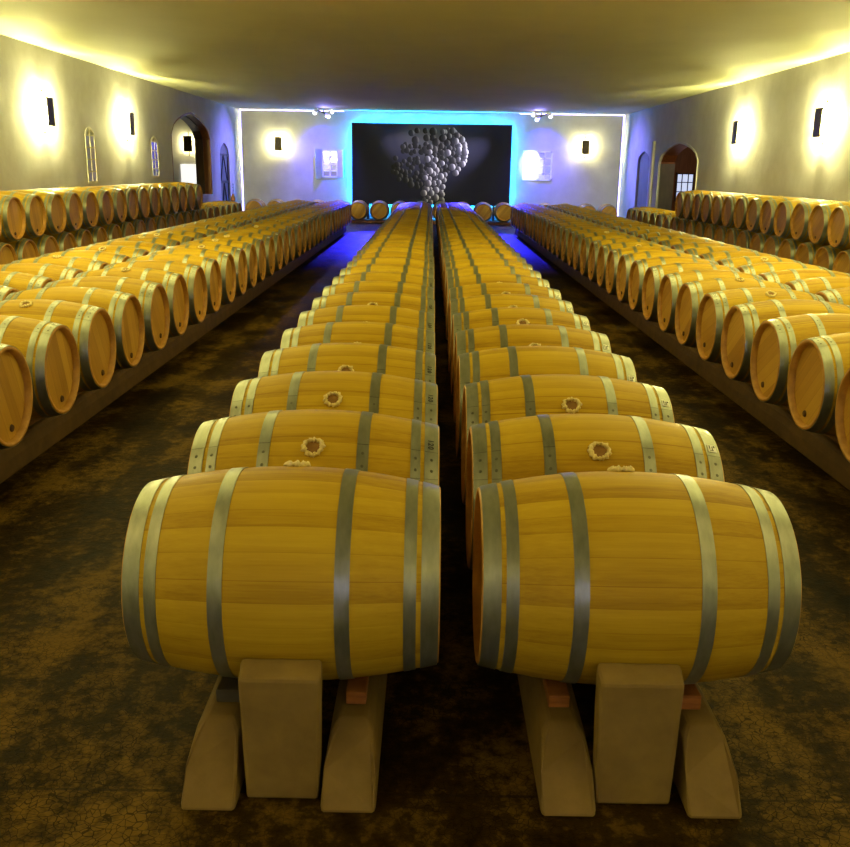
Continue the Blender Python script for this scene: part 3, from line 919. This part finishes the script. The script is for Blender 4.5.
def grapes():
    bm = bmesh.new(); uvl = bm.loops.layers.uv.new('UVMap'); tl = bm.loops.layers.float_color.new('tone')
    rr = random.Random(12)
    pts = []
    # outlines measured on the print, in metres from the screen's foot centre: (x, z, r, tone)
    def reg(n, x0, x1, z0, z1, r0, r1, t0, t1, inside):
        k = 0; tries = 0
        while k < n and tries < 4000:
            tries += 1
            x = rr.uniform(x0, x1); z = rr.uniform(z0, z1)
            if not inside(x, z): continue
            r = rr.uniform(r0, r1)
            if any((x - a) ** 2 + (z - b_) ** 2 < (0.62 * (r + c)) ** 2 for a, b_, c, _ in pts): continue
            pts.append((x, z, r, rr.uniform(t0, t1))); k += 1
    el = lambda cx_, cz_, a, b_: (lambda x, z: ((x - cx_) / a) ** 2 + ((z - cz_) / b_) ** 2 < 1)
    reg(46, -1.45, -0.1, 0.6, 2.2, 0.08, 0.13, 0.06, 0.14, el(-0.75, 1.45, 0.72, 0.85))          # faint left wing
    reg(12, -0.9, 0.2, 1.9, 2.75, 0.10, 0.15, 0.16, 0.30, el(-0.35, 2.3, 0.6, 0.5))               # dim upper left
    reg(30, 0.1, 1.2, 1.2, 2.5, 0.09, 0.14, 0.10, 0.2, el(0.6, 1.85, 0.55, 0.65))                  # dim middle of the right shoulder
    reg(60, -0.35, 0.65, 0.05, 2.0, 0.10, 0.15, 0.55, 0.95, lambda x, z: abs(x - (0.18 + 0.1 * (z - 1) - 0.05)) < 0.34 + 0.03 * z)   # bright central tail
    for a in range(-64, 116, 11):                                                                      # bright right rim
        for ro in (0.62, 0.40):
            x = 0.62 + ro * 1.02 * math.cos(R(a)) + rr.uniform(-.04, .04); z = 1.92 + (ro + 0.16) * math.sin(R(a)) + rr.uniform(-.04, .04)
            if rr.random() < (0.95 if ro > 0.5 else 0.7): pts.append((x, z, rr.uniform(0.10, 0.14), rr.uniform(0.6, 1.0)))
    pts.sort(key=lambda p: p[3])
    for i, (x, z, r, tone) in enumerate(pts):
        y = -0.0304 - i * 0.00004
        n = 14
        vs = [bm.verts.new((x + r * math.cos(2 * PI * k / n), y, z + r * math.sin(2 * PI * k / n))) for k in range(n)]
        f = bm.faces.new(vs[::-1] if False else vs)
        for lp in f.loops:
            lp[uvl].uv = ((lp.vert.co.x - x) / r, (lp.vert.co.z - z) / r)
            lp[tl] = (tone, tone, tone, 1)
    return bm
obj('grape_print', grapes(), grape_mat(), scr)

# cyan tubes fixed behind the screen's edges, and blue tubes on the floor behind the back barrels
GB = 'cyan tubes behind the screen'
def tube_thing(p0, p1, r, mat, label, group):
    bm = bmesh.new(); tube(bm, p0, p1, r, 8)
    o = obj('light_tube', bm, mat, scr); o.matrix_parent_inverse = Matrix.Translation(scr.location).inverted(); return o
ty = YBK - 0.14
tube_thing((SX0 + 0.12, ty, 0.65), (SX0 + 0.12, ty, SZ1 - 0.1), 0.018, M['led_cyan'], 'upright cyan tube behind the left edge of the screen', GB)
tube_thing((SX1 - 0.12, ty, 0.65), (SX1 - 0.12, ty, SZ1 - 0.1), 0.018, M['led_cyan'], 'upright cyan tube behind the right edge of the screen', GB)
tube_thing((SX0 + 0.15, ty, SZ1 - 0.12), (SX1 - 0.15, ty, SZ1 - 0.12), 0.018, M['led_cyan'], 'level cyan tube behind the top edge of the screen', GB)
tube_thing((SX0 + 0.15, ty, SZ0 + 0.1), (SX1 - 0.15, ty, SZ0 + 0.1), 0.018, M['led_cyan'], 'level cyan tube behind the foot of the screen', GB)
for x in (SX0 + 0.6, SX1 - 0.6):
    bm = bmesh.new(); box(bm, (x - 0.04 - cx, -0.03, -SZ0), (x + 0.04 - cx, 0.03, 0.0)); obj('stand_leg', bm, M['black'], scr)

# ------------------------------------------------------------------ wall sconces
def sconce(loc, rotz, label, back=False, lamp=None):
    """local frame: wall is the plane y = 0, the room is towards -Y"""
    t = empty('wall_sconce', loc, (0, 0, rotz))
    tag(t, label, 'wall lamp', 'wall sconces')
    bm = bmesh.new(); box(bm, (-0.05, -0.02, -0.12), (0.05, 0, 0.12)); box(bm, (-0.012, -0.012, -0.36), (0.012, 0, 0.36))
    ball(bm, (0, -0.012, 0.37), 0.022, 10); ball(bm, (0, -0.012, -0.37), 0.022, 10)
    obj('wall_plate', bm, M['bronze'], t)
    bm = bmesh.new(); box(bm, (-0.02, -0.13, -0.02), (0.02, -0.015, 0.02)); obj('arm', bm, M['bronze'], t)
    bm = bmesh.new()
    box(bm, (-0.14, -0.165, -0.25), (0.14, -0.130, 0.25))
    bmesh.ops.subdivide_edges(bm, edges=bm.edges, cuts=6, use_grid_fill=True)
    rr = random.Random(int(loc[1] * 10 + loc[0]))
    for v in bm.verts:
        if abs(abs(v.co.x) - 0.14) < 1e-4 or abs(abs(v.co.z) - 0.25) < 1e-4: v.co += Vector((rr.uniform(-1, 1), 0, rr.uniform(-1, 1))) * 0.008
    obj('shade', bm, M['bronze'], t)
    for s in (-1, 1):
        bm = bmesh.new(); tube(bm, (s * 0.05, -0.085, -0.20), (s * 0.05, -0.085, 0.20), 0.014, 8); obj('lamp', bm, M[lamp or ('lamp_back' if back else 'lamp')], t)
    return t
for i, y in enumerate((3.3, 8.2, 13.1, 17.98, 22.8, -1.6)):
    near = {3: 'nearer', 4: 'farther'}.get(i)
    for sx, nm in ((-1, 'left'), (1, 'right')):
        l = ''
        if near: l = '%s of the two lit dark sconces in view on the %s wall' % (near, nm)
        if i not in (3, 4): l = 'lit dark sconce on the %s wall %s metres from the near end' % (nm, {0: 'nine', 1: 'fourteen', 2: 'nineteen', 5: 'four'}[i])
        sconce((sx * XW, y if sx < 0 else y * 0.99, 2.787), -sx * PI / 2, l)
sconce((-5.76, YBK, 2.707), 0, 'lit dark sconce on the back wall left of the screen', True)
sconce((5.80, YBK, 2.747), 0, 'lit dark sconce on the back wall right of the screen', True)
sconce((-8.17, YRL, 2.567), 0, 'lit dark sconce on the end wall seen through the left arch', True, 'lamp_dim')

# ------------------------------------------------------------------ ceiling spots before the screen
def spots(loc, mir, label):
    t = empty('ceiling_spotlight', loc)
    tag(t, label, 'spotlight', 'ceiling spotlights')
    bm = bmesh.new(); box(bm, (-0.28, -0.05, -0.03), (0.28, 0.05, 0)); obj('ceiling_bar', bm, M['white'], t)
    bm = bmesh.new(); tube(bm, (0, 0, -0.03), (0, 0, -0.12), 0.02); tube(bm, (-0.25 * mir, 0, -0.05), (0.15 * mir, 0, -0.2), 0.02); obj('stem', bm, M['bronze'], t)
    for (x, z, dx, dz) in ((-0.30, -0.10, -0.05, -0.10), (0.12, -0.22, 0.10, -0.12), (0.24, -0.12, 0.10, 0.02)):
        p = Vector((x * mir, 0, z)); d = Vector((dx * mir, -0.06, dz)).normalized()
        bm = bmesh.new(); tube(bm, p - d * 0.07, p + d * 0.06, 0.06, 12, 0, 0.085); h = obj('spot_head', bm, M['white'], t)
        bm = bmesh.new(); ball(bm, p + d * 0.07, 0.072, 12); obj('lens', bm, M['spot_lens'], h)
    return t
spots((-3.93, 35.3, ZT), 1, 'cluster of white spotlights under the ceiling left of the screen')
spots((3.98, 35.3, ZT), -1, 'cluster of white spotlights under the ceiling right of the screen')

# small jar with a twig on the last lower barrel, left stack
t = empty('jar', (-5.86, 28.12, ZS1 + rad(0.295) - 0.002))
bm = bmesh.new()
prof = [(0.0, 0.10), (0.04, 0.13), (0.12, 0.14), (0.20, 0.10), (0.26, 0.05), (0.30, 0.06)]
seg = 16; rings = [[bm.verts.new((r * math.cos(2 * PI * k / seg), r * math.sin(2 * PI * k / seg), z)) for k in range(seg)] for z, r in prof]
for a, b in zip(rings, rings[1:]):
    for k in range(seg): bm.faces.new((a[k], a[(k + 1) % seg], b[(k + 1) % seg], b[k]))
bm.faces.new(rings[0][::-1]); bm.faces.new(rings[-1])
obj('body', bm, M['terracotta'], t, True)
bm = bmesh.new(); tube(bm, (0, 0, 0.28), (0.03, 0, 0.5), 0.012); tube(bm, (0.03, 0, 0.5), (0.01, 0, 0.72), 0.010)
for z in (0.42, 0.54, 0.66): tube(bm, (0.02, 0, z), (0.06 if z != 0.54 else -0.03, 0.02, z + 0.05), 0.014, 6, 0, 0.004)
obj('twig', bm, M['black'], t)
t.scale = (0.5, 0.5, 0.72)
tag(t, 'small brown jar with a dark twig on the left stack by the corner', 'jar')

# ------------------------------------------------------------------ lights
def area(name, loc, rot, sx, sy, power, col):
    l = bpy.data.lights.new(name, 'AREA'); l.shape = 'RECTANGLE'; l.size = sx; l.size_y = sy; l.energy = power; l.color = col
    o = bpy.data.objects.new(name, l); C.objects.link(o); o.location = loc; o.rotation_euler = rot
    return o
def spot(name, loc, target, power, col, size=60, blend=0.6, r=0.05):
    l = bpy.data.lights.new(name, 'SPOT'); l.energy = power; l.color = col; l.spot_size = R(size); l.spot_blend = blend; l.shadow_soft_size = r
    o = bpy.data.objects.new(name, l); C.objects.link(o); o.location = loc
    o.rotation_euler = (Vector(target) - Vector(loc)).to_track_quat('-Z', 'Y').to_euler()
    return o
LW = (1.0, 0.90, 0.26)
LF = (1.0, 0.80, 0.24)
# warm fill panels over the near hall, unseen; their flat housings are made up
for x in (-3.6, 3.6):
    for y, p, lc in ((-3.5, 80, LF), (1.5, 66, LF), (5.9, 115, LW), (10.3, 185, LW)):
        hl = empty('fill_housing', (x, y, ZT))
        bm = bmesh.new(); box(bm, (-1.75, -1.65, -0.05), (1.75, 1.65, -0.001)); obj('housing', bm, M['white'], hl)
        tag(hl, 'wide flat housing added for a fill light above the near barrels, beyond the picture edge', 'fill light housing', 'added fill light housings of the near hall')
        area('hall_fill', (x, y, ZT - 0.06), (0, 0, 0), 3.4, 3.2, p, lc)
# pale bluish fill behind the viewer; the unseen window is added to carry it
bm = bmesh.new()
for lo, hi in (((0.0, YF, 1.30), (0.08, YF + 0.06, 2.50)), ((0.72, YF, 1.30), (0.80, YF + 0.06, 2.50)), ((0.08, YF, 1.30), (0.72, YF + 0.06, 1.38)), ((0.08, YF, 2.42), (0.72, YF + 0.06, 2.50))): box(bm, lo, hi)
w6 = struct(obj('added_window_6', bm, M['white']))
bm = bmesh.new(); box(bm, (0.08, YF + 0.005, 1.38), (0.72, YF + 0.03, 2.42)); obj('pane', bm, M['day'], w6)
area('rear_fill', (0.4, -5.8, 1.9), (R(90), 0, PI), 0.6, 1.0, 45, (0.62, 0.60, 1.0))
# blue floods from the back of the hall down the aisles
for x in (-1.66, 1.74):
    spot('blue_flood', (x, 34.6, ZT - 0.25), (x, 26.0, 0), 20000, (0.03, 0.025, 1.0), 23, 0.9, 0.1)
    spot('blue_flood', (x * 1.0, 35.2, ZT - 0.25), (x, 31.8, 0), 1100, (0.04, 0.035, 1.0), 44, 0.9, 0.1)
spot('shutter_spot', (3.5, 34.4, ZT - 0.3), (3.78, YBK, 2.05), 480, (0.9, 0.92, 1.0), 22, 0.3, 0.05)
for x in (-3.9, 4.0):
    spot('blue_wall_wash', (x, 34.9, ZT - 0.15), (x * 1.04, YBK, 1.9), 1100, (0.035, 0.024, 1.0), 84, 1.0, 0.1)
for sx in (-1, 1):
    spot('corner_wash', (sx * 3.95, 35.25, ZT - 0.22), (sx * XW, 33.6, 1.9), 1500, (0.20, 0.16, 1.0), 62, 1.0, 0.06)
    spot('back_row_wash', (sx * 3.95, 35.3, ZT - 0.24), (sx * 3.6, YB, 0.7), 1100, (0.42, 0.38, 1.0), 100, 1.0, 0.06)
    spot('ceiling_wash', (sx * 3.95, 35.2, ZT - 0.28), (sx * 2.6, 31.5, ZT), 200, (0.30, 0.26, 1.0), 70, 1.0, 0.06)
    spot('grape_spot', (sx * 3.9, 34.9, ZT - 0.2), (0.5, SY, 2.0), 2300, (0.8, 0.78, 1.0), 30, 1.0, 0.05)
# lamp of the room through the right arch
l = bpy.data.lights.new('room_lamp', 'POINT'); l.energy = 40; l.color = (1, 0.72, 0.4); l.shadow_soft_size = 0.1
o = bpy.data.objects.new('room_lamp', l); C.objects.link(o); o.location = (8.6, 28.9, 2.4)

w = bpy.data.worlds.new('world'); scene.world = w; w.use_nodes = True
w.node_tree.nodes['Background'].inputs[0].default_value = (0.02, 0.02, 0.03, 1)
w.node_tree.nodes['Background'].inputs[1].default_value = 0.2

# ------------------------------------------------------------------ camera
cam = bpy.data.cameras.new('camera'); co = bpy.data.objects.new('camera', cam); C.objects.link(co)
cam.sensor_width = 36; cam.sensor_fit = 'HORIZONTAL'; cam.lens = 36 * 921.98 / 850
cam.clip_start = 0.05; cam.clip_end = 200
co.matrix_world = Matrix.Translation((0, 0, 1.2776 + ZC)) @ Matrix.Rotation(R(0.1356), 4, 'Z') @ Matrix.Rotation(R(90 - 15.4066), 4, 'X') @ Matrix.Rotation(R(0.8541), 4, 'Z')
scene.camera = co
scene.cycles.max_bounces = 8
scene.cycles.diffuse_bounces = 5
scene.cycles.glossy_bounces = 4
scene.cycles.sample_clamp_indirect = 6
